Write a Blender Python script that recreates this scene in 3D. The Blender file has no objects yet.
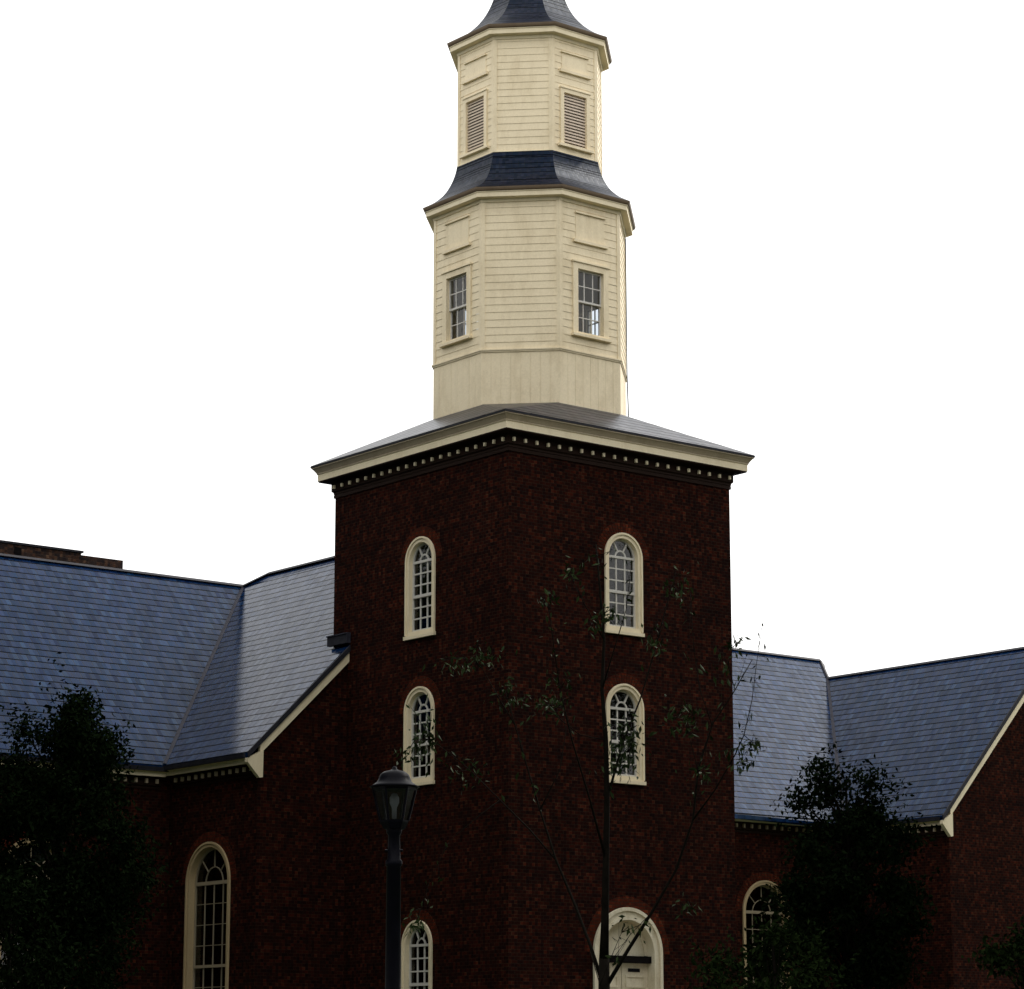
import bpy, math, random
import numpy as np
from mathutils import Vector, Matrix
from mathutils.geometry import tessellate_polygon
random.seed(7)
S = bpy.context.scene
COL = S.collection
R = math.radians

# ------------------------------------------------------------------ camera
FOC, YAW, PITCH = 2740.3, 0.896712, 0.207749
CAM = Vector((-38.6978, -48.5648, -0.2))
cam = bpy.data.objects.new('camera', bpy.data.cameras.new('camera'))
COL.objects.link(cam)
cam.data.sensor_fit = 'HORIZONTAL'
cam.data.sensor_width = 36.0
cam.data.lens = FOC / 1024 * 36.0
cam.data.clip_start = 0.3
cam.data.clip_end = 6000
FW = Vector((math.cos(YAW) * math.cos(PITCH), math.sin(YAW) * math.cos(PITCH), math.sin(PITCH)))
RT = Vector((math.sin(YAW), -math.cos(YAW), 0))
UP = RT.cross(FW)
m = Matrix((RT, UP, -FW)).transposed().to_4x4()
m.translation = CAM
cam.matrix_world = m
S.camera = cam

# ------------------------------------------------------------------ sky, sun, exposure
SUN_EL, SUN_AZ = R(40), R(88)            # azimuth clockwise from +Y: the sun is off to the right, veiled
SKY_STRENGTH, SUN_STRENGTH, EXPOSURE = 0.10, 1.8, 0.65
w = bpy.data.worlds.new('World'); S.world = w; w.use_nodes = True
nt = w.node_tree
for n in list(nt.nodes): nt.nodes.remove(n)
out = nt.nodes.new('ShaderNodeOutputWorld'); bg = nt.nodes.new('ShaderNodeBackground')
sky = nt.nodes.new('ShaderNodeTexSky'); sky.sky_type = 'NISHITA'; sky.sun_disc = False
sky.sun_elevation = SUN_EL; sky.sun_rotation = SUN_AZ
sky.air_density = 1.0; sky.dust_density = 4.0; sky.ozone_density = 1.0
bw = nt.nodes.new('ShaderNodeRGBToBW')
mixc = nt.nodes.new('ShaderNodeMix'); mixc.data_type = 'RGBA'; mixc.inputs[0].default_value = 0.85
white = nt.nodes.new('ShaderNodeMix'); white.data_type = 'RGBA'; white.inputs[0].default_value = 0.7
white.inputs[7].default_value = (13.0, 12.9, 12.7, 1)       # the even white of a thick cloud layer
nt.links.new(sky.outputs[0], bw.inputs[0])
nt.links.new(sky.outputs[0], mixc.inputs[6]); nt.links.new(bw.outputs[0], mixc.inputs[7])
nt.links.new(mixc.outputs[2], white.inputs[6])
nt.links.new(white.outputs[2], bg.inputs[0]); bg.inputs[1].default_value = SKY_STRENGTH
nt.links.new(bg.outputs[0], out.inputs[0])
sl = bpy.data.lights.new('sun', 'SUN'); sl.energy = SUN_STRENGTH; sl.angle = R(10); sl.color = (1.0, 0.95, 0.88)
so = bpy.data.objects.new('sun', sl); COL.objects.link(so)
sd = Vector((math.sin(SUN_AZ) * math.cos(SUN_EL), math.cos(SUN_AZ) * math.cos(SUN_EL), math.sin(SUN_EL)))
so.rotation_euler = sd.to_track_quat('Z', 'Y').to_euler(); so.location = (60, -10, 60)
S.view_settings.view_transform = 'Standard'; S.view_settings.look = 'None'
S.view_settings.gamma = 1; S.view_settings.use_curve_mapping = False
S.view_settings.exposure = EXPOSURE
S.render.engine = 'CYCLES'

# ------------------------------------------------------------------ materials
def mat(name):
    m = bpy.data.materials.new(name); m.use_nodes = True
    return m, m.node_tree, m.node_tree.nodes['Principled BSDF']
def N(nt, t, **kw):
    n = nt.nodes.new(t)
    for k, v in kw.items(): setattr(n, k, v)
    return n
def ramp(nt, stops):
    r = N(nt, 'ShaderNodeValToRGB')
    e = r.color_ramp.elements
    while len(e) < len(stops): e.new(0.5)
    for i, (p, c) in enumerate(stops):
        e[i].position = p; e[i].color = (*c, 1)
    return r
def mul(nt, a, b, fac=1.0, mode='MULTIPLY'):
    mx = N(nt, 'ShaderNodeMix', data_type='RGBA', blend_type=mode)
    mx.inputs[0].default_value = fac
    nt.links.new(a, mx.inputs[6]); nt.links.new(b, mx.inputs[7])
    return mx.outputs[2]
def noise(nt, vec, scale, detail=4, rough=0.6):
    n = N(nt, 'ShaderNodeTexNoise'); n.inputs['Scale'].default_value = scale
    n.inputs['Detail'].default_value = detail; n.inputs['Roughness'].default_value = rough
    if vec: nt.links.new(vec, n.inputs['Vector'])
    return n

def brick_mat(name, c1, c2, cm, scale_var=1.0):
    m, nt, b = mat(name)
    uv = N(nt, 'ShaderNodeUVMap')
    br = N(nt, 'ShaderNodeTexBrick'); br.offset = 0.5
    br.inputs['Scale'].default_value = 1.0
    br.inputs['Brick Width'].default_value = 0.17; br.inputs['Row Height'].default_value = 0.078
    br.inputs['Mortar Size'].default_value = 0.009; br.inputs['Mortar Smooth'].default_value = 0.3
    br.inputs['Bias'].default_value = 0.0
    br.inputs['Color1'].default_value = (*c1, 1); br.inputs['Color2'].default_value = (*c2, 1)
    br.inputs['Mortar'].default_value = (*cm, 1)
    nt.links.new(uv.outputs[0], br.inputs['Vector'])
    # per-brick variation: a white noise sampled on the brick grid
    sx = N(nt, 'ShaderNodeVectorMath', operation='MULTIPLY'); sx.inputs[1].default_value = (1 / 0.085, 1 / 0.078, 1)
    fl = N(nt, 'ShaderNodeVectorMath', operation='FLOOR')
    wn = N(nt, 'ShaderNodeTexWhiteNoise', noise_dimensions='2D')
    nt.links.new(uv.outputs[0], sx.inputs[0]); nt.links.new(sx.outputs[0], fl.inputs[0]); nt.links.new(fl.outputs[0], wn.inputs['Vector'])
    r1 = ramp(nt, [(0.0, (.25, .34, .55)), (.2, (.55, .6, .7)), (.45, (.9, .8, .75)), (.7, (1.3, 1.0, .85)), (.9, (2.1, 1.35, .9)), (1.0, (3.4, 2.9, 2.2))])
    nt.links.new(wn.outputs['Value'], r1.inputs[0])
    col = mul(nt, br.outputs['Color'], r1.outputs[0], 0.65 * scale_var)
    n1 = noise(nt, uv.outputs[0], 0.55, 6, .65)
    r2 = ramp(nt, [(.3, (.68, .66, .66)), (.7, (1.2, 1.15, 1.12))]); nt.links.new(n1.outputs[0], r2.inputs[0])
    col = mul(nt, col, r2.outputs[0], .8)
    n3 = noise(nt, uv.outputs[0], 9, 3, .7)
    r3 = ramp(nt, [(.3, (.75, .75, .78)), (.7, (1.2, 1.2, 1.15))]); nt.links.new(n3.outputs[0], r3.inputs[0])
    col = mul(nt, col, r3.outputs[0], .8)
    nt.links.new(col, b.inputs['Base Color']); b.inputs['Roughness'].default_value = 0.9
    b.inputs['Specular IOR Level'].default_value = 0.02
    bp = N(nt, 'ShaderNodeBump'); bp.inputs['Strength'].default_value = 0.6; bp.inputs['Distance'].default_value = 0.01
    inv = N(nt, 'ShaderNodeMath', operation='SUBTRACT'); inv.inputs[0].default_value = 1
    nt.links.new(br.outputs['Fac'], inv.inputs[1]); nt.links.new(inv.outputs[0], bp.inputs['Height'])
    nt.links.new(bp.outputs[0], b.inputs['Normal'])
    return m
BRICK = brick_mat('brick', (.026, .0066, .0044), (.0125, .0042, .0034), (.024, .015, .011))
CHIMB = brick_mat('weathered_chimney_brick', (.050, .034, .028), (.030, .022, .020), (.05, .04, .035))
ARCHB = brick_mat('rubbed_brick', (.070, .016, .008), (.050, .012, .007), (.03, .02, .014), .6)

def slate_mat(name, base, rough, roww=.27, rowh=.27, spec=.22):
    m, nt, b = mat(name)
    uv = N(nt, 'ShaderNodeUVMap')
    br = N(nt, 'ShaderNodeTexBrick'); br.offset = 0.5
    br.inputs['Scale'].default_value = 1.0
    br.inputs['Brick Width'].default_value = roww; br.inputs['Row Height'].default_value = rowh
    br.inputs['Mortar Size'].default_value = 0.010; br.inputs['Mortar Smooth'].default_value = 0.4
    a = tuple(c * 1.25 for c in base); d = tuple(c * .8 for c in base)
    br.inputs['Color1'].default_value = (*a, 1); br.inputs['Color2'].default_value = (*d, 1)
    br.inputs['Mortar'].default_value = (.008, .009, .012, 1)
    # slightly uneven hand-laid courses
    n0 = noise(nt, uv.outputs[0], 1.3, 3)
    ad = N(nt, 'ShaderNodeVectorMath', operation='MULTIPLY_ADD'); ad.inputs[1].default_value = (.05, .05, 0)
    nt.links.new(n0.outputs['Color'], ad.inputs[0]); nt.links.new(uv.outputs[0], ad.inputs[2])
    nt.links.new(ad.outputs[0], br.inputs['Vector'])
    n1 = noise(nt, uv.outputs[0], .7, 6, .7)
    r1 = ramp(nt, [(.3, (.7, .72, .78)), (.7, (1.25, 1.2, 1.15))]); nt.links.new(n1.outputs[0], r1.inputs[0])
    col = mul(nt, br.outputs['Color'], r1.outputs[0], .8)
    # slates split from mixed beds: blue, green, purple and brownish ones
    cs = N(nt, 'ShaderNodeVectorMath', operation='MULTIPLY'); cs.inputs[1].default_value = (2 / roww, 1 / rowh, 1)
    cf = N(nt, 'ShaderNodeVectorMath', operation='FLOOR'); cw = N(nt, 'ShaderNodeTexWhiteNoise', noise_dimensions='2D')
    nt.links.new(ad.outputs[0], cs.inputs[0]); nt.links.new(cs.outputs[0], cf.inputs[0]); nt.links.new(cf.outputs[0], cw.inputs['Vector'])
    cr = ramp(nt, [(0, (.45, .5, .75)), (.2, (.7, 1.15, 1.1)), (.4, (.9, .9, 1.1)), (.6, (1.1, 1, 1)), (.8, (1.6, 1.05, 1.25)), (1, (2.1, 1.9, 1.6))])
    nt.links.new(cw.outputs['Value'], cr.inputs[0]); col = mul(nt, col, cr.outputs[0], .8)
    n2 = noise(nt, uv.outputs[0], 14, 4, .75)
    r2 = ramp(nt, [(.3, (.7, .75, .8)), (.55, (1, 1, 1)), (.75, (1.3, 1.1, 1.15))]); nt.links.new(n2.outputs[0], r2.inputs[0])
    col = mul(nt, col, r2.outputs[0], .8)
    rr = N(nt, 'ShaderNodeMapRange'); rr.inputs[3].default_value = rough - .06; rr.inputs[4].default_value = rough + .07
    nt.links.new(n2.outputs[0], rr.inputs[0]); nt.links.new(rr.outputs[0], b.inputs['Roughness'])
    b.inputs['Specular Tint'].default_value = (.45, .74, 1, 1)
    # each slate tilts a little: lower edge proud of the course below, plus riven surface
    sep = N(nt, 'ShaderNodeSeparateXYZ'); nt.links.new(ad.outputs[0], sep.inputs[0])
    dv = N(nt, 'ShaderNodeMath', operation='DIVIDE'); dv.inputs[1].default_value = rowh
    nt.links.new(sep.outputs['Y'], dv.inputs[0])
    fr = N(nt, 'ShaderNodeMath', operation='FRACT'); nt.links.new(dv.outputs[0], fr.inputs[0])
    iv = N(nt, 'ShaderNodeMath', operation='SUBTRACT'); iv.inputs[0].default_value = 1.0; nt.links.new(fr.outputs[0], iv.inputs[1])
    mm = N(nt, 'ShaderNodeMath', operation='MULTIPLY'); mm.inputs[1].default_value = .012; nt.links.new(iv.outputs[0], mm.inputs[0])
    ma = N(nt, 'ShaderNodeMath', operation='MULTIPLY_ADD'); ma.inputs[1].default_value = .006
    nt.links.new(n2.outputs[0], ma.inputs[0]); nt.links.new(mm.outputs[0], ma.inputs[2])
    mb = N(nt, 'ShaderNodeMath', operation='MULTIPLY_ADD'); mb.inputs[1].default_value = -.012
    nt.links.new(br.outputs['Fac'], mb.inputs[0]); nt.links.new(ma.outputs[0], mb.inputs[2])
    # open joint under each course: dark and dull
    ln = N(nt, 'ShaderNodeMapRange'); ln.inputs[1].default_value = .10; ln.inputs[2].default_value = .22; ln.inputs[3].default_value = .08; ln.inputs[4].default_value = 1.0
    nt.links.new(fr.outputs[0], ln.inputs[0])
    col2 = mul(nt, col, ln.outputs[0], 1.0); nt.links.new(col2, b.inputs['Base Color'])
    sp = N(nt, 'ShaderNodeMath', operation='MULTIPLY'); sp.inputs[1].default_value = spec
    sv = N(nt, 'ShaderNodeMapRange'); sv.inputs[3].default_value = .72; sv.inputs[4].default_value = 1.28; nt.links.new(cw.outputs['Value'], sv.inputs[0])
    sm = N(nt, 'ShaderNodeMath', operation='MULTIPLY'); nt.links.new(sv.outputs[0], sm.inputs[0]); nt.links.new(ln.outputs[0], sm.inputs[1]); nt.links.new(sm.outputs[0], sp.inputs[0]); nt.links.new(sp.outputs[0], b.inputs['Specular IOR Level'])
    bp = N(nt, 'ShaderNodeBump'); bp.inputs['Strength'].default_value = .16; bp.inputs['Distance'].default_value = 1.0
    nt.links.new(mb.outputs[0], bp.inputs['Height']); nt.links.new(bp.outputs[0], b.inputs['Normal'])
    return m
SLATE = slate_mat('slate', (.0036, .0170, .054), .09, spec=.085)
SLATE2 = slate_mat('steeple_shingle', (.005, .007, .018), .42, .16, .14, spec=.14)
SLATE3 = slate_mat('tower_slate', (.013, .013, .022), .30, .3, .3, spec=.12)

def paint_mat(name, col, dirt=.35, rough=.6, scale=1.0, spec=.3):
    m, nt, b = mat(name)
    tc = N(nt, 'ShaderNodeTexCoord')
    mp = N(nt, 'ShaderNodeMapping'); mp.inputs['Scale'].default_value = (1, 1, .35)
    nt.links.new(tc.outputs['Object'], mp.inputs[0])
    n1 = noise(nt, mp.outputs[0], 2.2 * scale, 6, .7)
    r1 = ramp(nt, [(.28, (.72, .68, .60)), (.52, (1, 1, 1)), (.8, (1.06, 1.06, 1.06))]); nt.links.new(n1.outputs[0], r1.inputs[0])
    n2 = noise(nt, tc.outputs['Object'], 22 * scale, 4, .75)
    r2 = ramp(nt, [(.3, (.86, .85, .82)), (.7, (1.1, 1.1, 1.1))]); nt.links.new(n2.outputs[0], r2.inputs[0])
    rgb = N(nt, 'ShaderNodeRGB'); rgb.outputs[0].default_value = (*col, 1)
    c = mul(nt, rgb.outputs[0], r1.outputs[0], dirt); c = mul(nt, c, r2.outputs[0], dirt)
    nt.links.new(c, b.inputs['Base Color']); b.inputs['Roughness'].default_value = rough
    b.inputs['Specular IOR Level'].default_value = spec
    return m
CREAM = paint_mat('cream_board_paint', (.80, .69, .485), .6)
TRIM = paint_mat('cream_trim_paint', (.78, .68, .48), .4)
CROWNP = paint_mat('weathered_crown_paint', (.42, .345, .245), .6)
TANP = paint_mat('old_tan_paint', (.42, .32, .18), .6)
DOORP = paint_mat('stained_door_paint', (.70, .65, .50), .9, .6, 1.6)
MUNT = paint_mat('grey_white_sash_paint', (.58, .56, .52), .3)
DIMP = paint_mat('dull_grey_bar_paint', (.30, .25, .17), .5)
SLATP = paint_mat('grey_louver_paint', (.62, .52, .42), .3)
DARKB = paint_mat('shaded_bed_brown', (.020, .011, .008), .6, spec=.04)  # deep shade under the cornices, put into the colour as dark brown
LIP = paint_mat('brown_gutter_paint', (.16, .115, .075), .6)
def plain(name, col, rough=.5, metal=0.0, spec=.5):
    m, nt, b = mat(name)
    tc = N(nt, 'ShaderNodeTexCoord'); n = noise(nt, tc.outputs['Object'], 6, 4, .6)
    r = ramp(nt, [(.3, tuple(c * .7 for c in col)), (.7, tuple(c * 1.25 for c in col))])
    nt.links.new(n.outputs[0], r.inputs[0]); nt.links.new(r.outputs[0], b.inputs['Base Color'])
    b.inputs['Roughness'].default_value = rough; b.inputs['Metallic'].default_value = metal
    b.inputs['Specular IOR Level'].default_value = spec
    return m
LEAD = plain('dark_lead', (.022, .022, .028), .6, spec=.12)
FLASH = plain('valley_lead', (.030, .030, .042), .6, spec=.12)
IRON = plain('black_iron', (.003, .003, .006), .45, spec=.06)
STONE = plain('grey_stone', (.22, .20, .18), .85)
BARK = plain('dark_bark', (.012, .010, .008), .95, spec=.02)
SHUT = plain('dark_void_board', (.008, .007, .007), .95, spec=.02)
def glass_mat(name, tint, op):
    m, nt, b = mat(name)
    nt.nodes.remove(b)
    o = nt.nodes['Material Output']
    t = N(nt, 'ShaderNodeBsdfTransparent'); t.inputs[0].default_value = (*tint, 1)
    g = N(nt, 'ShaderNodeBsdfGlossy'); g.inputs['Roughness'].default_value = .03
    tc = N(nt, 'ShaderNodeTexCoord'); n = noise(nt, tc.outputs['Object'], 2.2, 2, .5)
    bp = N(nt, 'ShaderNodeBump'); bp.inputs['Strength'].default_value = .35; bp.inputs['Distance'].default_value = .02
    nt.links.new(n.outputs[0], bp.inputs['Height']); nt.links.new(bp.outputs[0], g.inputs['Normal'])
    f = N(nt, 'ShaderNodeFresnel'); ge = N(nt, 'ShaderNodeNewGeometry')
    io = N(nt, 'ShaderNodeMapRange'); io.inputs[3].default_value = 1.5; io.inputs[4].default_value = 1 / 1.5
    nt.links.new(ge.outputs['Backfacing'], io.inputs[0]); nt.links.new(io.outputs[0], f.inputs[0])
    mx = N(nt, 'ShaderNodeMixShader')
    nt.links.new(f.outputs[0], mx.inputs[0]); nt.links.new(t.outputs[0], mx.inputs[1]); nt.links.new(g.outputs[0], mx.inputs[2])
    nt.links.new(mx.outputs[0], o.inputs[0])
    return m
GLASS = glass_mat('old_window_glass', (.72, .76, .80), 1)
LGLASS = glass_mat('lantern_glass', (.45, .47, .50), 1)
def leaf_mat(name, c1, c2):
    m, nt, b = mat(name)
    oi = N(nt, 'ShaderNodeNewGeometry')
    r = ramp(nt, [(0, c1), (1, c2)]); nt.links.new(oi.outputs['Random Per Island'], r.inputs[0])
    nt.links.new(r.outputs[0], b.inputs['Base Color']); b.inputs['Roughness'].default_value = .55
    b.inputs['Specular IOR Level'].default_value = .03 if 'young' in name else 0
    return m
LEAF = leaf_mat('young_leaf', (.013, .024, .008), (.032, .048, .016))
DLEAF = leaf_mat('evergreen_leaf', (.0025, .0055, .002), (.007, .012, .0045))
SLEAF = leaf_mat('shrub_leaf', (.006, .012, .004), (.016, .026, .008))
BLEAF = leaf_mat('blocker_tree_leaf', (.030, .050, .018), (.060, .085, .030))

# ------------------------------------------------------------------ mesh builder
class MB:
    def __init__(s): s.v = []; s.f = []
    def poly(s, pts):
        i = len(s.v); s.v += [tuple(p) for p in pts]; s.f.append(tuple(range(i, i + len(pts))))
    def prism(s, pts, off):
        """closed prism: polygon pts extruded by vector off"""
        pts = [Vector(p) for p in pts]; off = Vector(off); q = [p + off for p in pts]
        s.poly(list(reversed(pts))); s.poly(q)
        for a in range(len(pts)):
            b = (a + 1) % len(pts); s.poly([pts[a], pts[b], q[b], q[a]])
    def box(s, a, b):
        (x0, y0, z0), (x1, y1, z1) = a, b
        s.prism([(x0, y0, z0), (x1, y0, z0), (x1, y1, z0), (x0, y1, z0)], (0, 0, z1 - z0))
    def fbox(s, F, s0, s1, z0, z1, d0, d1):
        s.prism([F(s0, z0, d0), F(s1, z0, d0), F(s1, z1, d0), F(s0, z1, d0)], F(0, 0, d1) - F(0, 0, d0))
    def ring(s, F, po, pi, d0, d1, closed=True):
        n = len(po); k = n if closed else n - 1
        for a in range(k):
            b = (a + 1) % n
            s.poly([F(*po[a], d1), F(*po[b], d1), F(*pi[b], d1), F(*pi[a], d1)])
            s.poly([F(*pi[a], d0), F(*pi[b], d0), F(*po[b], d0), F(*po[a], d0)])
            s.poly([F(*po[b], d1), F(*po[a], d1), F(*po[a], d0), F(*po[b], d0)])
            s.poly([F(*pi[a], d1), F(*pi[b], d1), F(*pi[b], d0), F(*pi[a], d0)])
        if not closed:
            for a in (0, n - 1): s.poly([F(*po[a], d1), F(*pi[a], d1), F(*pi[a], d0), F(*po[a], d0)])
    def tube(s, pts, rad, n=7):
        pts = [Vector(p) for p in pts]; rings = []
        for i, p in enumerate(pts):
            t = (pts[min(i + 1, len(pts) - 1)] - pts[max(i - 1, 0)]).normalized()
            a = t.cross(Vector((.31, .95, .05))).normalized(); b = t.cross(a)
            i0 = len(s.v)
            for k in range(n):
                an = 2 * math.pi * k / n; s.v.append(tuple(p + (a * math.cos(an) + b * math.sin(an)) * rad[i]))
            rings.append(i0)
        for i in range(len(rings) - 1):
            for k in range(n):
                k2 = (k + 1) % n
                s.f.append((rings[i] + k, rings[i] + k2, rings[i + 1] + k2, rings[i + 1] + k))
        s.f.append(tuple(rings[0] + k for k in reversed(range(n)))); s.f.append(tuple(rings[-1] + k for k in range(n)))
    def lathe(s, c, prof, n=24):
        rings = []
        for r, z in prof:
            i0 = len(s.v)
            for k in range(n):
                an = 2 * math.pi * k / n + math.pi / n
                s.v.append((c[0] + r * math.cos(an), c[1] + r * math.sin(an), c[2] + z))
            rings.append(i0)
        for i in range(len(rings) - 1):
            for k in range(n):
                k2 = (k + 1) % n
                s.f.append((rings[i] + k, rings[i] + k2, rings[i + 1] + k2, rings[i + 1] + k))
    def holes(s, F, outer, holes, d=0):
        loops = [[Vector((p[0], p[1], 0)) for p in l] for l in [outer] + holes]
        flat = [p for l in loops for p in l]; i0 = len(s.v)
        s.v += [tuple(F(p.x, p.y, d)) for p in flat]
        for t in tessellate_polygon(loops):
            a, b, c = (flat[i] for i in t)
            if (b - a).cross(c - a).z < 0: t = (t[0], t[2], t[1])
            s.f.append(tuple(i0 + i for i in t))
    def build(s, name, material, parent=None, origin=(0, 0, 0), smooth=False):
        me = bpy.data.meshes.new(name)
        o0 = Vector(origin)
        vv = [(v[0] - o0.x, v[1] - o0.y, v[2] - o0.z) for v in s.v]
        me.from_pydata(vv, [], s.f); me.update()
        uvl = me.uv_layers.new(name='UVMap').data
        for p in me.polygons:
            n = p.normal
            if abs(n.z) > .97 or n.length < .5: ut = Vector((1, 0, 0)); vt = Vector((0, 1, 0))
            else:
                ut = Vector((-n.y, n.x, 0)).normalized(); vt = n.cross(ut)
            for li in p.loop_indices:
                co = Vector(s.v[me.loops[li].vertex_index]); uvl[li].uv = (co.dot(ut), co.dot(vt))
        if smooth: me.polygons.foreach_set('use_smooth', [True] * len(me.polygons))
        me.materials.append(material)
        o = bpy.data.objects.new(name, me); COL.objects.link(o)
        if parent: o.parent = parent
        return o

def thing(name, label, cat, loc=(0, 0, 0), group=None):
    o = bpy.data.objects.new(name, None); COL.objects.link(o); o.location = loc
    o.empty_display_size = .3
    o['label'] = label; o['category'] = cat
    if group: o['group'] = group
    return o
def face(origin, n):
    o = Vector(origin); n = Vector((n[0], n[1], 0)).normalized(); rt = Vector((-n.y, n.x, 0))
    return lambda s, z, d=0: o + rt * s + n * d + Vector((0, 0, z))
def at(u, v, depth):
    return CAM + (FW + RT * ((u - 512) / FOC) - UP * ((v - 494.5) / FOC)) * depth
def arch(hw, z0, zs, n=28, c=0):
    p = [(c + hw, z0)]
    for k in range(n + 1):
        a = math.pi * k / n; p.append((c + hw * math.cos(a), zs + hw * math.sin(a)))
    p.append((c - hw, z0)); return p
def rect(x0, x1, z0, z1): return [(x0, z0), (x1, z0), (x1, z1), (x0, z1)]

# ------------------------------------------------------------------ ground
def ground_z(x, y):
    # the churchyard rises gently from the camera to the church
    dx, dy = x - 3.5, y - 8.0
    d = math.hypot(dx, dy)
    t = min(max((d - 22) / 45, 0), 1); t = t * t * (3 - 2 * t)
    return -1.8 * t
gm, gnt, gb = mat('grass')
tc = N(gnt, 'ShaderNodeTexCoord')
n1 = noise(gnt, tc.outputs['Object'], .6, 6, .7); n2 = noise(gnt, tc.outputs['Object'], 30, 3, .7)
r1 = ramp(gnt, [(.3, (.018, .034, .010)), (.7, (.050, .070, .022))]); gnt.links.new(n1.outputs[0], r1.inputs[0])
r2 = ramp(gnt, [(.3, (.6, .6, .6)), (.7, (1.3, 1.3, 1.2))]); gnt.links.new(n2.outputs[0], r2.inputs[0])
gnt.links.new(mul(gnt, r1.outputs[0], r2.outputs[0]), gb.inputs['Base Color']); gb.inputs['Roughness'].default_value = .9
g = MB()
xs = [-3000, -1200, -500, -200] + list(np.arange(-120, 121, 4.0)) + [200, 500, 1200, 3000]
idx = {}
for i, x in enumerate(xs):
    for j, y in enumerate(xs):
        idx[i, j] = len(g.v); g.v.append((x, y, ground_z(x, y)))
for i in range(len(xs) - 1):
    for j in range(len(xs) - 1):
        g.f.append((idx[i, j], idx[i + 1, j], idx[i + 1, j + 1], idx[i, j + 1]))
o = g.build('ground', gm, smooth=True); o['kind'] = 'structure'
PATHM = brick_mat('path_brick', (.16, .06, .045), (.11, .045, .035), (.10, .08, .06))
g = MB()
ys = list(np.arange(-1.1, -48, -1.5))
for a, b in zip(ys[:-1], ys[1:]):
    for x0, x1 in ((2.2, 3.5), (3.5, 4.8)):
        g.poly([(x, y, ground_z(x, y) + .03) for x, y in ((x0, a), (x0, b), (x1, b), (x1, a))])
o = g.build('path', PATHM); o['kind'] = 'structure'

# ================================================================== the church
church = thing('church', 'red brick church with slate roofs, square tower and cream octagonal wooden steeple', 'church')
W, H = 7.0, 3.5
CX = CY = 3.5
FL = face((0, 3.5, 0), (-1, 0)); FR = face((3.5, 0, 0), (0, -1))
FB = face((3.5, 7, 0), (0, 1)); FE = face((7, 3.5, 0), (1, 0))
TOPZ = 14.34
EPS = .012

def arched_window(F, c, z0, zs, hw, cols, rowz, meet=None, case=.14, depth=.26, mun=.024, fan=3, arch_brick=True, hub=.4,
                  label=None, back=None, casemat=None, ringw=.05, barw=.06):
    """round-headed sash window: deep casing, sash bars, pane, sill, rubbed brick arch"""
    G = lambda s, z, d=0: F(s + c, z, d)
    mb = MB()
    hi = hw - case
    mb.ring(G, arch(hw, z0, zs), arch(hi, z0 + .10, zs), -depth, .022)
    # thin outer bead
    mb.ring(G, arch(hw + .002, z0 + .02, zs), arch(hw - .045, z0 + .02, zs), .0225, .05, closed=False)
    win = mb.build('window', casemat or TRIM, church)
    if label: win['label'] = label
    d0, d1 = -depth + .03, -depth + .075
    sb = MB()
    hs = hi - ringw
    sb.ring(G, arch(hi + .004, z0 + .096, zs), arch(hs, z0 + .10 + ringw, zs), d0, d1)
    sb.fbox(G, -hs, hs, zs - barw / 2, zs + barw / 2, d0, d1 + .012)
    if meet:
        sb.fbox(G, -hs, hs, meet - .035, meet + .035, d0, d1 + .03)
    for k in range(1, cols):
        x = -hs + 2 * hs * k / cols
        sb.fbox(G, x - mun / 2, x + mun / 2, z0 + .10 + ringw, zs - barw / 2, d0 + .004, d1 - .006)
    for z in rowz:
        sb.fbox(G, -hs, hs, z - mun / 2, z + mun / 2, d0 + .002, d1 - .009)
    # fanlight: small hub arc and spokes
    rh = hs * hub
    m2 = mun * 1.15
    po = [(x, z) for x, z in arch(rh + m2 / 2, zs, zs, 14)][1:-1]; pi = [(x, z) for x, z in arch(rh - m2 / 2, zs, zs, 14)][1:-1]
    sb.ring(G, po, pi, d0 + .003, d1 - .007, closed=False)
    for k in range(1, fan):
        a = math.pi * k / fan
        ca, sa = math.cos(a), math.sin(a); pa = (-sa * m2 / 2, ca * m2 / 2)
        q = [(ca * rh + pa[0], zs + sa * rh + pa[1]), (ca * rh - pa[0], zs + sa * rh - pa[1]),
             (ca * (hs + .01) - pa[0], zs + sa * (hs + .01) - pa[1]), (ca * (hs + .01) + pa[0], zs + sa * (hs + .01) + pa[1])]
        sb.prism([G(x, z, d0 + .005) for x, z in q], G(0, 0, d1 - .004) - G(0, 0, d0 + .005))
    sb.build('sash', DIMP if casemat else MUNT, win)
    pb = MB(); pb.poly([G(x, z, d0 + .02) for x, z in arch(hs + .02, z0 + .12, zs)]); pb.build('pane', GLASS, win)
    si = MB(); si.prism([G(-hw - .025, z0 - .085, -.2), G(hw + .025, z0 - .085, -.2), G(hw + .025, z0 - .085, .07), G(-hw - .025, z0 - .085, .07)], (0, 0, .082))
    si.build('sill', TRIM, win)
    if arch_brick:
        ab = MB()
        po = arch(hw + .25, zs, zs, 28)[1:-1]; pi = arch(hw + .004, zs, zs, 28)[1:-1]
        # rubbed brick voussoirs, each a little apart
        for k in range(len(po) - 1):
            g = .06
            def lp(a, b, t): return (a[0] + (b[0] - a[0]) * t, a[1] + (b[1] - a[1]) * t)
            q = [lp(po[k], po[k + 1], g), lp(po[k], po[k + 1], 1 - g), lp(pi[k], pi[k + 1], 1 - g), lp(pi[k], pi[k + 1], g)]
            ab.prism([G(x, z, -.01) for x, z in q], G(0, 0, .006) - G(0, 0, -.01))
        ab.build('brick_arch', ARCHB, win)
    return win

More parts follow.
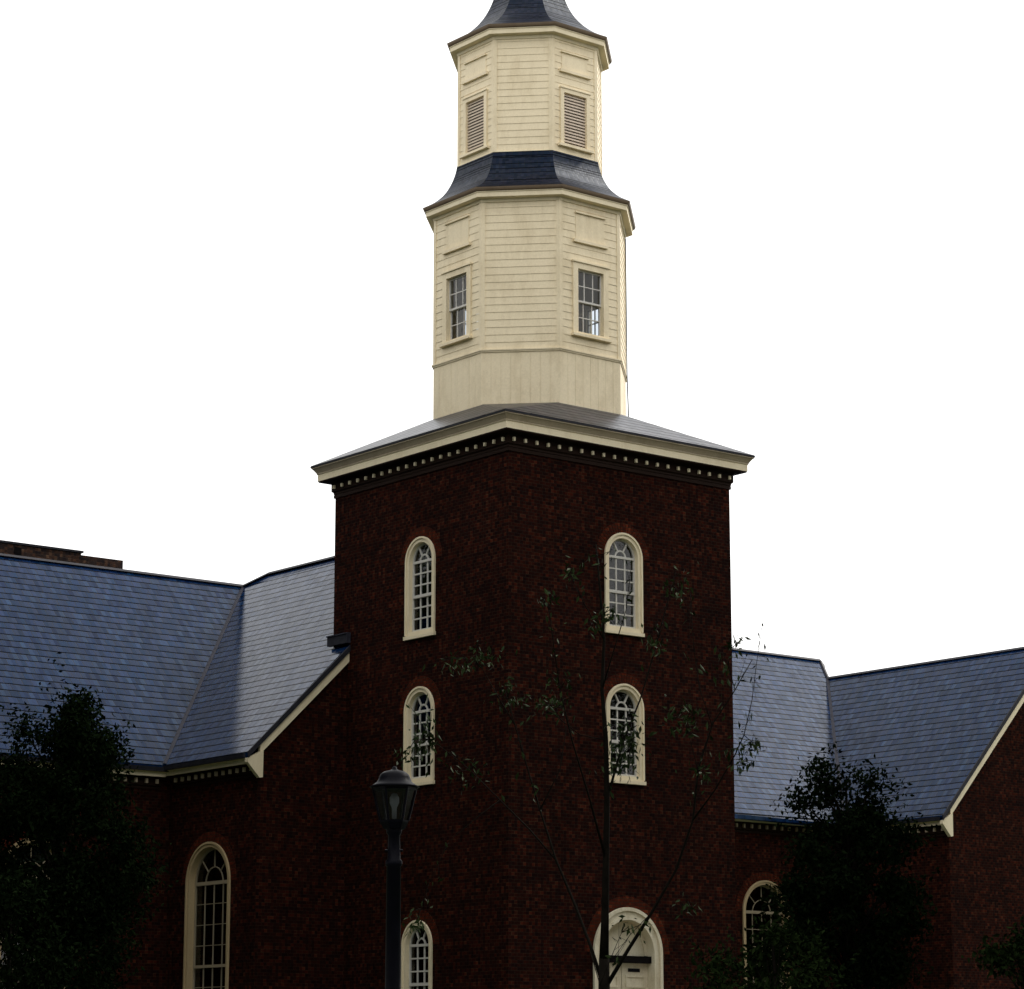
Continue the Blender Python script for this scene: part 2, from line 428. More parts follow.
# ---- tower walls with real openings
def tw(c, z0, zs, hw=.585): return arch(hw - EPS, z0 + .01, zs, 28, c)
wins = [(10.03, 11.82), (6.50, 8.19)]
GW = (0.75, 2.70)
wb = MB()
wb.holes(FL, rect(-3.5, 3.5, -.3, TOPZ), [tw(.125, *w) for w in wins] + [tw(.1, *GW, .58)])
wb.holes(FR, rect(-3.5, 3.5, -.3, TOPZ), [tw(-.01, *w) for w in wins] + [arch(1.03, .25, 2.50, 28, .02)])
wb.holes(FB, rect(-3.5, 3.5, -.3, TOPZ), [])
wb.holes(FE, rect(-3.5, 3.5, -.3, TOPZ), [])
# floors inside the tower keep it dark
for z in (4.9, 9.3, 13.6): wb.poly([(.05, .05, z), (6.95, .05, z), (6.95, 6.95, z), (.05, 6.95, z)])
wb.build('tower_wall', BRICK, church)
for F, c, nm in ((FL, .1, 'L'), (FR, 0, 'R')):
    for z0, zs in wins:
        c = .125 if nm == 'L' else -.01
        lo = z0 + .15; meet = (z0 + .15 + zs) / 2 - .02
        rows = [lo + (meet - lo) * k / 3 for k in (1, 2)] + [meet + (zs - meet) * k / 3 for k in (1, 2)]
        arched_window(F, c, z0, zs, .585, 3, rows, meet, case=.13, depth=.16, fan=3, mun=.034, ringw=.05)
z0, zs = GW; lo = z0 + .15; meet = (lo + zs) / 2
rows = [lo + (meet - lo) * k / 3 for k in (1, 2)] + [meet + (zs - meet) * k / 3 for k in (1, 2)]
arched_window(FL, .1, z0, zs, .58, 3, rows, meet, case=.13, depth=.16, mun=.034, ringw=.05)
# sloped water table round the tower base
def poly_sweep(mb, ngon, apo, prof, c=(CX, CY), rot=0, closed=True):
    rings = []
    for o_, z in prof:
        r = (apo + o_) / math.cos(math.pi / ngon)
        rings.append([(c[0] + r * math.cos(2 * math.pi * k / ngon + math.pi / ngon + rot), c[1] + r * math.sin(2 * math.pi * k / ngon + math.pi / ngon + rot), z) for k in range(ngon)])
    for i in range(len(rings) - 1):
        for k in range(ngon):
            k2 = (k + 1) % ngon; mb.poly([rings[i][k], rings[i][k2], rings[i + 1][k2], rings[i + 1][k]])
# ---- entrance
G = lambda s, z, d=0: FR(s + .02, z, d)
mb = MB()
mb.ring(G, arch(1.045, .25, 2.50), arch(.80, .25, 2.46), -.30, .03)
mb.ring(G, arch(1.047, .25, 2.50), arch(.965, .25, 2.50), .031, .07, closed=False)
mb.ring(G, arch(.86, .25, 2.48), arch(.80, .25, 2.46), .031, .055, closed=False)
door = mb.build('entrance_door', DOORP, church)
door['label'] = 'round arched cream door surround with white panelled doors'
tb = MB(); tb.poly([G(x, z, -.22) for x, z in arch(.82, 2.44, 2.46)])
tb.ring(G, arch(.80, 2.46, 2.46)[1:-1], arch(.70, 2.46, 2.46)[1:-1], -.219, -.19, closed=False)
tb.build('tympanum', DOORP, door)
tb = MB(); tb.fbox(G, -.80, .80, 2.28, 2.44, -.29, -.06); tb.build('transom_beam', SHUT, door)
for sgn in (-1, 1):
    db = MB(); a, b = sorted((sgn * .012, sgn * .80))
    db.fbox(G, a, b, .25, 2.28, -.27, -.215)
    for zz0, zz1 in ((.35, .85), (.97, 1.62), (1.72, 2.0)):
        db.ring(G, rect(a + .1, b - .1, zz0, zz1), rect(a + .14, b - .14, zz0 + .04, zz1 - .04), -.2145, -.19)
    lf = db.build('door_leaf', DOORP, door)
    if sgn == 1:
        pb = MB(); pb.fbox(G, .20, .56, 2.08, 2.16, -.2145, -.20); pb.build('letter_slot', IRON, lf)
hb = MB(); hb.lathe(G(.09, 1.2, -.18), [(.0, -.03), (.03, -.02), (.035, 0), (.03, .02), (.0, .03)], 10); hb.build('door_knob', IRON, door)
ab = MB(); po = arch(1.30, 2.5, 2.5, 34)[1:-1]; pi = arch(1.05, 2.5, 2.5, 34)[1:-1]
ab.ring(G, po, pi, -.01, .006, closed=False); ab.build('brick_arch', ARCHB, door)
st = MB(); st.box((1.9, -.9, -.3), (5.1, -.075, .24)); st.box((1.6, -1.4, -.3), (5.4, -.9, .08)); st.build('door_step', STONE, church)

# ---- tower cornice
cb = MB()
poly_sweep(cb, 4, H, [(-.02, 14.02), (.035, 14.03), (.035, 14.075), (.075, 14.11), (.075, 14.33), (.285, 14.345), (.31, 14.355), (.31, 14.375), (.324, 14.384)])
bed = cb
cb = MB()
poly_sweep(cb, 4, H, [(.325, 14.385), (.325, 14.545), (.345, 14.56)])
crn = MB(); poly_sweep(crn, 4, H, [(.346, 14.56), (.346, 14.585), (.375, 14.63), (.425, 14.70), (.445, 14.705), (.445, 14.735)])
corn = cb.build('tower_cornice', TRIM, church)
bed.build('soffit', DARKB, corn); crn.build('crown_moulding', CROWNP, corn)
lb = MB(); poly_sweep(lb, 4, H, [(.446, 14.735), (.462, 14.735), (.462, 14.775), (.40, 14.795)]); lb.build('roof_edge', LEAD, corn)
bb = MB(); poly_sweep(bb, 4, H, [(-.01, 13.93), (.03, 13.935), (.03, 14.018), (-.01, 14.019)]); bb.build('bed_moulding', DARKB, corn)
# dentils: each one its own small block
dm = MB(); dm.fbox(FR, -.065, .065, 14.15, 14.30, .075, .20)
dproto = None
for F, hide in ((FR, 0), (FL, 0), (FB, 1), (FE, 1)):
    nd = 21
    for k in range(nd):
        s_ = -3.42 + 6.84 * k / (nd - 1)
        if dproto is None:
            b_ = MB(); fo = face((0, 0, 0), (0, -1)); b_.fbox(fo, -.028, .028, 14.16, 14.25, .078, .13)
            dproto = b_.build('dentil', TRIM, corn); d_ = dproto
        else:
            d_ = dproto.copy(); COL.objects.link(d_); d_.parent = corn
        p = F(s_, 0, 0); n = F(0, 0, 1) - F(0, 0, 0)
        d_.location = (p.x, p.y, 0); d_.rotation_euler = (0, 0, math.atan2(n.x, -n.y))
# ---- tower roof: square eave drawn in to the octagon
A1, A2 = 2.325, 1.765
t8 = math.tan(math.pi / 8)
rb = MB()
E_ = H + .462; zE, zO = 14.785, 15.70
def octv(a, z, k): r = a / math.cos(math.pi / 8); an = math.pi / 8 + k * math.pi / 4; return (CX + r * math.cos(an), CY + r * math.sin(an), z)
oc = [octv(A1 - .05, zO + .02, k) for k in range(8)]
sq = [(CX + E_, CY + E_, zE), (CX - E_, CY + E_, zE), (CX - E_, CY - E_, zE), (CX + E_, CY - E_, zE)]
# octagon vertices k: 0 at 22.5 deg; square corners at 45,135,225,315
for q in range(4):
    rb.poly([sq[q], oc[(2 * q + 1) % 8], oc[(2 * q) % 8]])
    rb.poly([sq[q], sq[(q + 1) % 4], oc[(2 * q + 2) % 8], oc[(2 * q + 1) % 8]])
rb.build('tower_roof', SLATE3, church)

# ---- octagonal stages
def oface(k, a): an = k * math.pi / 4; return face((CX + a * math.cos(an), CY + a * math.sin(an), 0), (math.cos(an), math.sin(an)))
def boards(mb, F, hw, z0, z1, nb, hole=None):
    bh = (z1 - z0) / nb
    def prof(z, b): t = (z - (z0 + b * bh)) / bh; return .014 - .011 * t
    for b in range(nb):
        cuts = [z0 + b * bh, z0 + (b + 1) * bh]
        if hole: cuts += [h for h in hole[2:] if cuts[0] + 1e-4 < h < cuts[1] - 1e-4]
        cuts = sorted(cuts)
        for c0, c1 in zip(cuts[:-1], cuts[1:]):
            zm = (c0 + c1) / 2
            segs = [(-hw, hw)]
            if hole and hole[2] < zm < hole[3]: segs = [(-hw, hole[0]), (hole[1], hw)]
            for a_, b_ in segs:
                mb.poly([F(a_, c0, prof(c0, b)), F(b_, c0, prof(c0, b)), F(b_, c1, prof(c1, b)), F(a_, c1, prof(c1, b))])
        z = z0 + b * bh
        if not (hole and hole[2] < z < hole[3]): mb.poly([F(-hw, z, 0), F(hw, z, 0), F(hw, z, .014), F(-hw, z, .014)])
def corner_boards(parent, a, z0, z1, wd=.085):
    for k in range(8):
        F1 = oface(k, a); F2 = oface(k + 1, a); hw = a * t8
        # vertex between face k and k+1
        d = .026; e = d * t8
        b = MB()
        pl = [F1(hw - wd, z0, 0), F1(hw - wd, z0, d), F1(hw + e, z0, d), F2(-hw + wd, z0, d), F2(-hw + wd, z0, 0)]
        b.prism(pl, (0, 0, z1 - z0)); b.build('corner_board', CREAM, parent)

def stage(name, a, z0, z1, nb, hole):
    mb = MB(); hw = a * t8
    for k in range(8):
        F = oface(k, a); boards(mb, F, hw, z0, z1, nb, hole if k % 2 == 0 else None)
    return mb.build(name, CREAM, church)

Z1B, Z1, Z1T = 15.45, 17.06, 20.88
st1 = stage('lower_stage', A1, Z1, Z1T, 20, (-.47, .47, 17.52, 19.23))
mb = MB()
for k in range(8):
    F = oface(k, A1); hw = A1 * t8; nbv = 8
    mb.poly([F(-hw, Z1B, .004), F(hw, Z1B, .004), F(hw, Z1, .004), F(-hw, Z1, .004)])
    e8 = .012 * t8
    for j in range(nbv):
        q0 = -hw - e8 + 2 * (hw + e8) * j / nbv; q1 = q0 + 2 * (hw + e8) / nbv
        mb.fbox(F, q0 + (.003 if j else 0), q1 - (.003 if j < nbv - 1 else 0), Z1B, Z1, .005, .012 + .0015 * ((j * 7 + k * 3) % 3 - 1) * (0 < j < nbv - 1))
mb.build('plinth', CREAM, st1)
mb = MB(); poly_sweep(mb, 8, A1, [(.0, Z1 - .075), (.035, Z1 - .06), (.045, Z1 - .02), (.06, Z1 - .02), (.06, Z1 + .015), (.01, Z1 + .03)]); mb.build('belt_moulding', CREAM, st1)
corner_boards(st1, A1, Z1 + .02, 20.86)
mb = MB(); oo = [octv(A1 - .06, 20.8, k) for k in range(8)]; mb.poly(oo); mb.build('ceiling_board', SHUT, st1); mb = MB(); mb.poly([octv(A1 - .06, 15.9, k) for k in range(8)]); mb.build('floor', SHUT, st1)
st2 = stage('upper_stage', A2, 22.34, 25.42, 17, (-.39, .39, 22.56, 23.95))
mb = MB(); poly_sweep(mb, 8, A2, [(.0, 22.2), (.035, 22.2), (.035, 22.34), (.0, 22.36)]); mb.build('plinth', CREAM, st2)
corner_boards(st2, A2, 22.35, 25.40, .08)
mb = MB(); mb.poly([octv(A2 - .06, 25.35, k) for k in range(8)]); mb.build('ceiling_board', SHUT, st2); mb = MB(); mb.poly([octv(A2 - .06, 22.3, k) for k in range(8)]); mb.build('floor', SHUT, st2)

def top_panel(F, parent, hw, z0, z1):
    b = MB()
    b.fbox(F, -hw, hw, z0, z1, .0, .0205)
    b.fbox(F, -hw - .03, hw + .03, z1, z1 + .035, .0, .07)
    b.fbox(F, -hw - .09, hw + .09, z0 - .075, z0, .0, .085)
    b.build('frieze_panel', CREAM, parent)
for k in range(0, 8, 2):
    top_panel(oface(k, A1), st1, .46, 19.92, 20.60)
    top_panel(oface(k, A2), st2, .42, 24.53, 24.98)
    # stage 1: six over six sash window
    F = oface(k, A1); b = MB()
    hw, z0, z1 = .47, 17.52, 19.23
    b.ring(F, rect(-hw - .10, hw + .10, z0 - .01, z1 + .11), rect(-hw + .06, hw - .06, z0 + .05, z1 - .05), -.14, .05)
    b.fbox(F, -hw - .13, hw + .13, z1 + .105, z1 + .145, 0, .085)
    wn_ = b.build('window', CREAM, church)
    b = MB(); hs, s0, s1 = hw - .055, z0 + .045, z1 - .045
    mid = (s0 + s1) / 2
    def sash(zz0, zz1, d0, d1):
        b.ring(F, rect(-hs, hs, zz0, zz1), rect(-hs + .04, hs - .04, zz0 + .05, zz1 - .05), d0, d1)
        for j in (1, 2):
            x = -hs + 2 * hs * j / 3; b.fbox(F, x - .013, x + .013, zz0 + .05, zz1 - .05, d0 + .004, d1 - .005)
        zc = (zz0 + zz1) / 2; b.fbox(F, -hs + .04, hs - .04, zc - .013, zc + .013, d0 + .002, d1 - .008)
    sash(mid - .02, s1, -.085, -.045); sash(s0, mid + .02, -.13, -.088)
    b.build('sash', MUNT, wn_)
    b = MB(); b.poly([F(x, z, -.065) for x, z in rect(-hs + .02, hs - .02, mid, s1 - .02)])
    b.poly([F(x, z, -.11) for x, z in rect(-hs + .02, hs - .02, s0 + .02, mid)]); b.build('pane', GLASS, wn_)
    b = MB(); b.fbox(F, -hw - .15, hw + .15, z0 - .075, z0 - .012, -.1, .12); b.build('sill', CREAM, wn_)
    # stage 2: louvred opening
    F = oface(k, A2); b = MB(); hw, z0, z1 = .39, 22.56, 23.95
    b.ring(F, rect(-hw - .09, hw + .09, z0 - .01, z1 + .09), rect(-hw + .02, hw - .02, z0 + .02, z1 - .02), -.14, .05)
    b.fbox(F, -hw - .11, hw + .11, z1 + .085, z1 + .115, 0, .075)
    lv = b.build('louvre', CREAM, church)
    b = MB(); ns = 17
    for j in range(ns):
        zc = z0 + .05 + (z1 - z0 - .1) * j / (ns - 1)
        b.prism([F(-hw + .02, zc - .045, -.01), F(-hw + .02, zc - .030, -.003), F(-hw + .02, zc + .040, -.055), F(-hw + .02, zc + .030, -.06)], F(2 * hw - .04, 0, 0) - F(0, 0, 0))
    b.build('slat', SLATP, lv)
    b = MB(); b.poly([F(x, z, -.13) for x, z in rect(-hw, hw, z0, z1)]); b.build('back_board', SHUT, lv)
    b = MB(); b.fbox(F, -hw - .17, hw + .17, z0 - .075, z0 - .012, -.1, .11); b.build('sill', CREAM, lv)

def eave(name, a, z, k=1.0):
    b = MB()
    poly_sweep(b, 8, a, [(0, z - .27), (.04, z - .26), (.055, z - .20), (.055, z - .185), (.20, z - .175), (.215, z - .17), (.215, z - .06), (.235, z - .05), (.235, z - .035)])
    e = b.build(name, TRIM, church)
    b = MB(); poly_sweep(b, 8, a, [(.236, z - .035), (.27, z - .01), (.285, z + .02), (.295, z + .06), (.24, z + .085)]); b.build('gutter', LIP, e)
eave('lower_eave', A1, 21.09); eave('upper_eave', A2, 25.56)
def smooth_prof(p, n=4):
    o_ = []
    for i in range(len(p) - 1):
        p0 = p[max(i - 1, 0)]; p1 = p[i]; p2 = p[i + 1]; p3 = p[min(i + 2, len(p) - 1)]
        for j in range(n):
            t = j / n
            o_.append(tuple(.5 * (2 * p1[c] + (p2[c] - p0[c]) * t + (2 * p0[c] - 5 * p1[c] + 4 * p2[c] - p3[c]) * t * t + (3 * p1[c] - p0[c] - 3 * p2[c] + p3[c]) * t ** 3) for c in (0, 1)))
    return o_ + [p[-1]]
b = MB(); poly_sweep(b, 8, 0, smooth_prof([(A1 + .29, 21.155), (2.33, 21.33), (2.10, 21.56), (1.94, 21.84), (1.84, 22.12), (1.80, 22.32)])); b.build('steeple_skirt_roof', SLATE2, church)
b = MB(); poly_sweep(b, 8, 0, smooth_prof([(A2 + .29, 25.625), (1.74, 25.80), (1.44, 26.05), (1.20, 26.34), (1.02, 26.67), (.87, 27.1), (.74, 27.7), (.62, 28.6), (.42, 30.5), (.10, 33.6)])); b.build('spire_roof', SLATE2, church)
b = MB(); b.lathe((CX, CY, 33.6), [(.0, -.1), (.12, -.05), (.05, .1), (.05, .3), (.22, .5), (.26, .65), (.2, .8), (.04, .92), (.025, 2.2), (0, 2.25)], 12); b.build('finial', LEAD, church, smooth=True)

# ================================================================== nave, transepts, wing
XE, YG = -2.933, 6.41            # nave eave line, gable plane
kN = .967; zEv = 7.278
ZR = 13.56                       # nave ridge
kT = .971; YE = 10.03; zT = 7.25; YR = 16.287; ZTR = zT + kT * (YR - YE)
XN = 2 * CX - XE                 # mirrored eave
def nz(x): return zEv + kN * ((x - XE) if x <= CX else (XN - x))
TH = Vector((0, 0, -.14))
YK = 15.25                       # where the nave ridge ends
qx = XE + (ZTR - zEv) / kN
XL = -20.0                       # far end of the left transept (outside the frame)
XV = 20.8; yv = YE + (7.20 - zT) / kT
XWR, kW, zW, YW = 25.95, 1.07, 7.09, 6.02     # wing: ridge x, slope, eave z, gable plane
def wz(x): return zW + kW * (x - XV)
ZWR = wz(XWR); yWR = YE + (ZWR - zT) / kT
yvl = YE + (zEv - zT) / kT; yvw = YE + (zW - zT) / kT
def slab(name, polys, material=SLATE, parent=church, th=TH):
    b = MB()
    for p in polys: b.prism([Vector(q) + th for q in p], -th)
    return b.build(name, material, parent)
YG0 = YG - .10
RGX = CX
# nave roof: left slope, right slope (they meet the transept in valleys), hip down to the transept ridge
slab('nave_roof', [
    [(XE, YG0, zEv), (RGX, YG0, ZR), (RGX, YK, ZR), (qx, YR, ZTR), (XE, yvl, zEv)][::-1],
    [(XN, YG0, zEv), (RGX, YG0, ZR), (RGX, YK, ZR), (2 * CX - qx, YR, ZTR), (XN, yvl, zEv)]])
YB = 2 * YR - YE
slab('transept_roof', [
    [(XL, YE, zT), (XE, yvl, zEv), (qx, YR, ZTR), (XL, YR, ZTR)],
    [(XL, YB, zT), (XL, YR, ZTR), (qx, YR, ZTR), (RGX, YB - 6.2, ZTR - .02), (XE, YB, zT)]])
XTE = 26.35
slab('transept_roof', [
    [(XN, yvl, zEv), (XV, yvw, zW), (XWR, yWR, ZWR), (XTE, YR, ZTR), (2 * CX - qx, YR, ZTR)],
    [(XN, YB, zT), (2 * CX - qx, YR, ZTR), (XTE, YR, ZTR), (XTE + 6.2, YB, zT)]])
XWF = 2 * XWR - XV
slab('wing_roof', [
    [(XV, YW - .1, zW), (XWR, YW - .1, ZWR), (XWR, yWR, ZWR), (XV, yvw, zW)][::-1],
    [(XWF, YW - .1, zW), (XWF, YB, zW), (XTE + .2, YR, ZTR), (XWR, yWR, ZWR), (XWR, YW - .1, ZWR)][::-1]])
slab('nave_roof', [[(XE, YB, zT), (RGX, YR + .1, ZTR - .02), (RGX, 42, ZTR), (XE, 42, zT)], [(XN, YB, zT), (XN, 42, zT), (RGX, 42, ZTR), (RGX, YR + .1, ZTR - .02)]])
def strip(name, a, b, wd, th, material, lift=.012):
    a, b = Vector(a), Vector(b); t = (b - a).normalized(); side = t.cross(Vector((0, 0, 1))).normalized() * wd
    up = side.cross(t).normalized()
    mb_ = MB(); z = Vector((0, 0, lift))
    mb_.prism([a + z - side - up * th * .5, a + z + up * th, a + z + side - up * th * .5], b - a)
    return mb_.build(name, material, church)
strip('ridge_cap', (RGX, YG0, ZR), (RGX, YK, ZR), .09, .05, LEAD)
strip('ridge_cap', (RGX, YK, ZR), (qx, YR, ZTR), .09, .05, LEAD)
strip('ridge_cap', (RGX, YK, ZR), (2 * CX - qx, YR, ZTR), .09, .05, LEAD)
strip('ridge_cap', (XL, YR, ZTR), (qx, YR, ZTR), .09, .05, LEAD)
strip('ridge_cap', (2 * CX - qx, YR, ZTR), (XTE, YR, ZTR), .09, .05, LEAD)
strip('ridge_cap', (XTE, YR, ZTR), (XWR, yWR, ZWR), .09, .05, LEAD)
strip('ridge_cap', (XWR, YW - .1, ZWR), (XWR, yWR, ZWR), .09, .05, LEAD)
strip('valley_flashing', (XE, yvl, zEv), (qx, YR, ZTR), .10, .02, FLASH, .03)
strip('valley_flashing', (XV, yvw, zW), (XWR, yWR, ZWR), .10, .02, FLASH, .03)
strip('valley_flashing', (XN, yvl, zEv), (2 * CX - qx, YR, ZTR), .10, .02, FLASH, .03)

# walls
XWL = XE + .385; XWN = 2 * CX - XWL; YT = YE + .37
b = MB()
# nave west gable, both sides of the tower, up to the slope underside
def gz(x): return nz(x) - .16
Fg = face((0, YG, 0), (0, -1))
b.holes(Fg, [(XWL, -.3), (.0, -.3), (.0, gz(0)), (XWL, gz(XWL))], [])
b.holes(Fg, [(W, -.3), (XWN, -.3), (XWN, gz(XWN)), (W, gz(W))], [])
FnL = face((XWL, 0, 0), (-1, 0))      # s = -y
NW = (1.75 - 1.2, 4.31, .985)
nzs, nhw = 4.31, .985
b.holes(FnL, [(-YT, -.3), (-YG, -.3), (-YG, 7.12), (-YT, 7.12)], [arch(nhw - EPS, .56, nzs, 28, -8.50)])
FnR = face((XWN, 0, 0), (1, 0))
b.holes(FnR, [(YG, -.3), (YT, -.3), (YT, 7.12), (YG, 7.12)], [])
b.holes(FnL, [(-42, -.3), (-YB, -.3), (-YB, 7.12), (-42, 7.12)], [])
b.holes(FnR, [(YB, -.3), (42, -.3), (42, 7.12), (YB, 7.12)], [])
b.holes(face((0, 42, 0), (0, 1)), [(-XWN, -.3), (-XWL, -.3), (-XWL, 7.2), (-CX, ZTR - .1), (-XWN, 7.2)], [])
b.poly([(XWL, YG, .02), (XWN, YG, .02), (XWN, 42, .02), (XWL, 42, .02)])
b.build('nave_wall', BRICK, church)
thw = .93
FT = face((0, YT, 0), (0, -1))
XWV = XV + .37
b = MB()
b.holes(FT, [(XL, -.3), (XWL, -.3), (XWL, 7.12), (XL, 7.12)], [arch(thw - EPS, .56, 4.40, 28, -6.30), arch(thw - EPS, .56, 4.40, 28, -10.95)])
b.holes(face((XL, YR, 0), (-1, 0)), [(-6.0, -.3), (6.0, -.3), (6.0, 7.2), (0, ZTR - .1), (-6.0, 7.2)], [])
b.holes(face((0, YB - .37, 0), (0, 1)), [(-XWL, -.3), (-XL, -.3), (-XL, 7.12), (-XWL, 7.12)], [])
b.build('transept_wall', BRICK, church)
b = MB()
b.holes(FT, [(XWN, -.3), (XWV, -.3), (XWV, 7.12), (XWN, 7.12)], [arch(thw - EPS, .56, 4.40, 28, 17.95), arch(thw - EPS, .56, 4.40, 28, 13.3)])
b.build('transept_wall', BRICK, church)
b = MB()
b.holes(face((0, YB - .37, 0), (0, 1)), [(-32, -.3), (-XWN, -.3), (-XWN, 7.12), (-32, 7.12)], [])
b.build('transept_wall', BRICK, church)
b = MB()
FwL = face((XWV, 0, 0), (-1, 0))
b.holes(FwL, [(-YT, -.3), (-YW, -.3), (-YW, 6.98), (-YT, 6.98)], [])
XWE = 2 * XWR - XWV
def wgz(x): return zW + kW * (min(x, 2 * XWR - x) - XV) - .16
b.holes(face((0, YW, 0), (0, -1)), [(XWV, -.3), (XWE, -.3), (XWE, wgz(XWE)), (XWR, wgz(XWR)), (XWV, wgz(XWV))], [])
b.holes(face((XWE, 0, 0), (1, 0)), [(YW, -.3), (YB, -.3), (YB, 6.98), (YW, 6.98)], [])
b.build('wing_wall', BRICK, church)

# tall windows of nave and transepts: many small leaded panes
def tall(F, c, hw, zs):
    z0 = .55; rows = [zs - .50 * k for k in range(1, 8)]
    arched_window(F, c, z0, zs, hw, 4, rows, zs - 2.0, case=.125, depth=.22, fan=4, hub=.48, mun=.016, casemat=TANP, ringw=.05, barw=.085)
tall(FnL, -8.50, nhw, nzs)
for c in (-6.30, -10.95, 17.95, 13.3): tall(FT, c, thw, 4.40)

# eaves: fascia, soffit, dentil row
def eave_run(name, F, s0, s1, zt, ov):
    """straight cornice on wall frame F (d = outwards); the roof edge is at d=ov, height zt"""
    b = MB()
    sec = [(ov - .15, zt - .262), (ov - .085, zt - .262), (ov - .085, zt - .15), (ov - .03, zt - .142), (ov - .15, zt - .142)]
    b.prism([F(s0, z, d) for d, z in sec], F(s1, 0, 0) - F(s0, 0, 0))
    e = b.build(name, TRIM, church)
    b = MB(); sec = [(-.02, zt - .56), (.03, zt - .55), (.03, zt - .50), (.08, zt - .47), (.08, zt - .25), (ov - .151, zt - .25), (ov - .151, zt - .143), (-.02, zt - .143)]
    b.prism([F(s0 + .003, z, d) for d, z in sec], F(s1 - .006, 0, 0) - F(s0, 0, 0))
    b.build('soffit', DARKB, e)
    pr = None; n = int((s1 - s0) / .30)
    for k in range(n):
        s_ = s0 + .15 + (s1 - s0 - .3) * k / max(n - 1, 1)
        if pr is None:
            q = MB(); o3 = F(s_, 0, 0); q.fbox(lambda s, z, d=0: F(s + s_, z, d), -.03, .03, zt - .42, zt - .31, .082, .15)
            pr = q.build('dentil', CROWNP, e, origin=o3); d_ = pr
        else: d_ = pr.copy(); COL.objects.link(d_); d_.parent = e
        d_.location = F(s_, 0, 0)
    # dark gutter along the slate edge
    q = MB(); q.prism([F(s0, zt - .14, ov - .028), F(s0, zt - .14, ov + .05), F(s0, zt - .035, ov + .07), F(s0, zt - .035, ov + .005)], F(s1, 0, 0) - F(s0, 0, 0))
    q.build('gutter', LEAD, e)
eave_run('nave_eave', FnL, -YT + .30, -YG + .02, zEv, .385)
eave_run('nave_eave', FnR, YG - .02, YT - .30, zEv, .385)
eave_run('transept_eave', FT, -13.5, XWL - .30, zT, .37)
eave_run('transept_eave', FT, XWN + .30, XWV - .30, zT, .37)
eave_run('wing_eave', FwL, -YT + .30, -YW + .02, zW, .37)

# gable verges and kneelers
def verge(xe, ze, k, xt, y, xw, nm):
    b = MB(); z = lambda x: ze + k * (x - xe)
    n = Vector((0, -.11, 0))
    b.prism([(xw - .02, y - .002, z(xw) - .40), (xt, y - .002, z(xt) - .40), (xt, y - .002, z(xt) - .145), (xw - .02, y - .002, z(xw) - .145)][::-1], n)
    v = b.build(nm, TRIM, church)
    b = MB()
    b.prism([(xw + .06, y - .003, z(xw) - .30), (xw + .05, y - .003, ze - .58), (xw - .04, y - .003, ze - .60), (xe - .005, y - .003, ze - .24), (xe - .005, y - .003, ze - .145)][:: -1], Vector((0, -.125, 0)))
    b.build('kneeler', TRIM, v)
    b = MB()
    b.prism([(xe, y - .115, z(xe) - .142), (xt, y - .115, z(xt) - .142), (xt, y - .115, z(xt) + .012), (xe, y - .115, z(xe) + .012)][::-1], Vector((0, -.04, 0)))
    b.build('slate_edge', LEAD, v)
verge(XE, zEv, kN, -.004, YG, XWL, 'verge_board')
verge(XV, zW, kW, XWR - .002, YW, XWV, 'verge_board')
# mirrored verge on the nave's far side of the tower and of the wing
def verge_m(xe, ze, k, xt, y, nm):
    b = MB(); z = lambda x: ze - k * (x - xe)
    b.prism([(xe - .4, y - .002, z(xe - .4) - .40), (xt, y - .002, z(xt) - .40), (xt, y - .002, z(xt) - .145), (xe - .4, y - .002, z(xe - .4) - .145)], Vector((0, -.11, 0)))
    b.build(nm, TRIM, church)
verge_m(XN, zEv, kN, W + .004, YG, 'verge_board'); verge_m(XWF, zW, kW, XWR + .002, YW, 'verge_board')
# lead box where the nave verge dies into the tower
b = MB(); b.box((-.11, 6.28, 10.17), (-.004, 7.12, 10.40)); lbx = b.build('gutter_box', LEAD, church)
b = MB(); b.box((-.135, 6.25, 10.402), (-.004, 7.14, 10.43)); b.box((-.12, 6.255, 10.17), (-.004, 6.278, 10.40)); b.build('rim', FLASH, lbx)
# long brick chimney stack behind the left transept ridge
b = MB(); b.box((-6.0, 17.0, 10.5), (-1.55, 17.8, 13.83)); b.box((-1.55, 17.06, 10.5), (-.18, 17.74, 13.79)); ch = b.build('chimney', CHIMB, church)
b = MB(); b.box((-6.05, 16.95, 13.832), (-1.50, 17.85, 13.89)); b.build('coping', LEAD, ch)
b = MB(); b.box((-3.62, 16.985, 13.5), (-3.40, 16.998, 13.76)); b.build('flue_opening', SHUT, ch)
# lightning conductor down the steeple's right side
b = MB(); b.tube([oface(7, A1)(.6, 20.7, .06), oface(7, A1)(.6, 17.1, .07), oface(7, A1)(.72, 15.6, .10)], [.015] * 3, 6); b.build('conductor_cable', LEAD, church)

# ================================================================== street lamp
LP = at(394.5, 787, 26.0)
gz0 = ground_z(LP.x, LP.y)
lamp = thing('street_lamp', 'black iron lamp post with a tapered glass lantern in front of the brick tower', 'street lamp', (LP.x, LP.y, gz0))
O = (LP.x, LP.y, 0)
org = (LP.x, LP.y, gz0)
zb = LP.z
b = MB()
b.lathe(O, [(0, gz0), (.16, gz0), (.16, gz0 + .25), (.12, gz0 + .32), (.11, gz0 + .75), (.085, gz0 + .85), (.074, gz0 + 1.4), (.068, zb - .75), (.08, zb - .74), (.08, zb - .70), (.062, zb - .68), (.056, zb - .46), (.075, zb - .43), (.075, zb - .39), (.05, zb - .36)], 20)
b.build('post', IRON, lamp, org, smooth=True)
b = MB(); b.tube([Vector((LP.x, LP.y, zb - .60)) - RT * .085, Vector((LP.x, LP.y, zb - .60)) + RT * .085], [.012, .012], 8); b.build('ladder_bar', IRON, lamp, org)
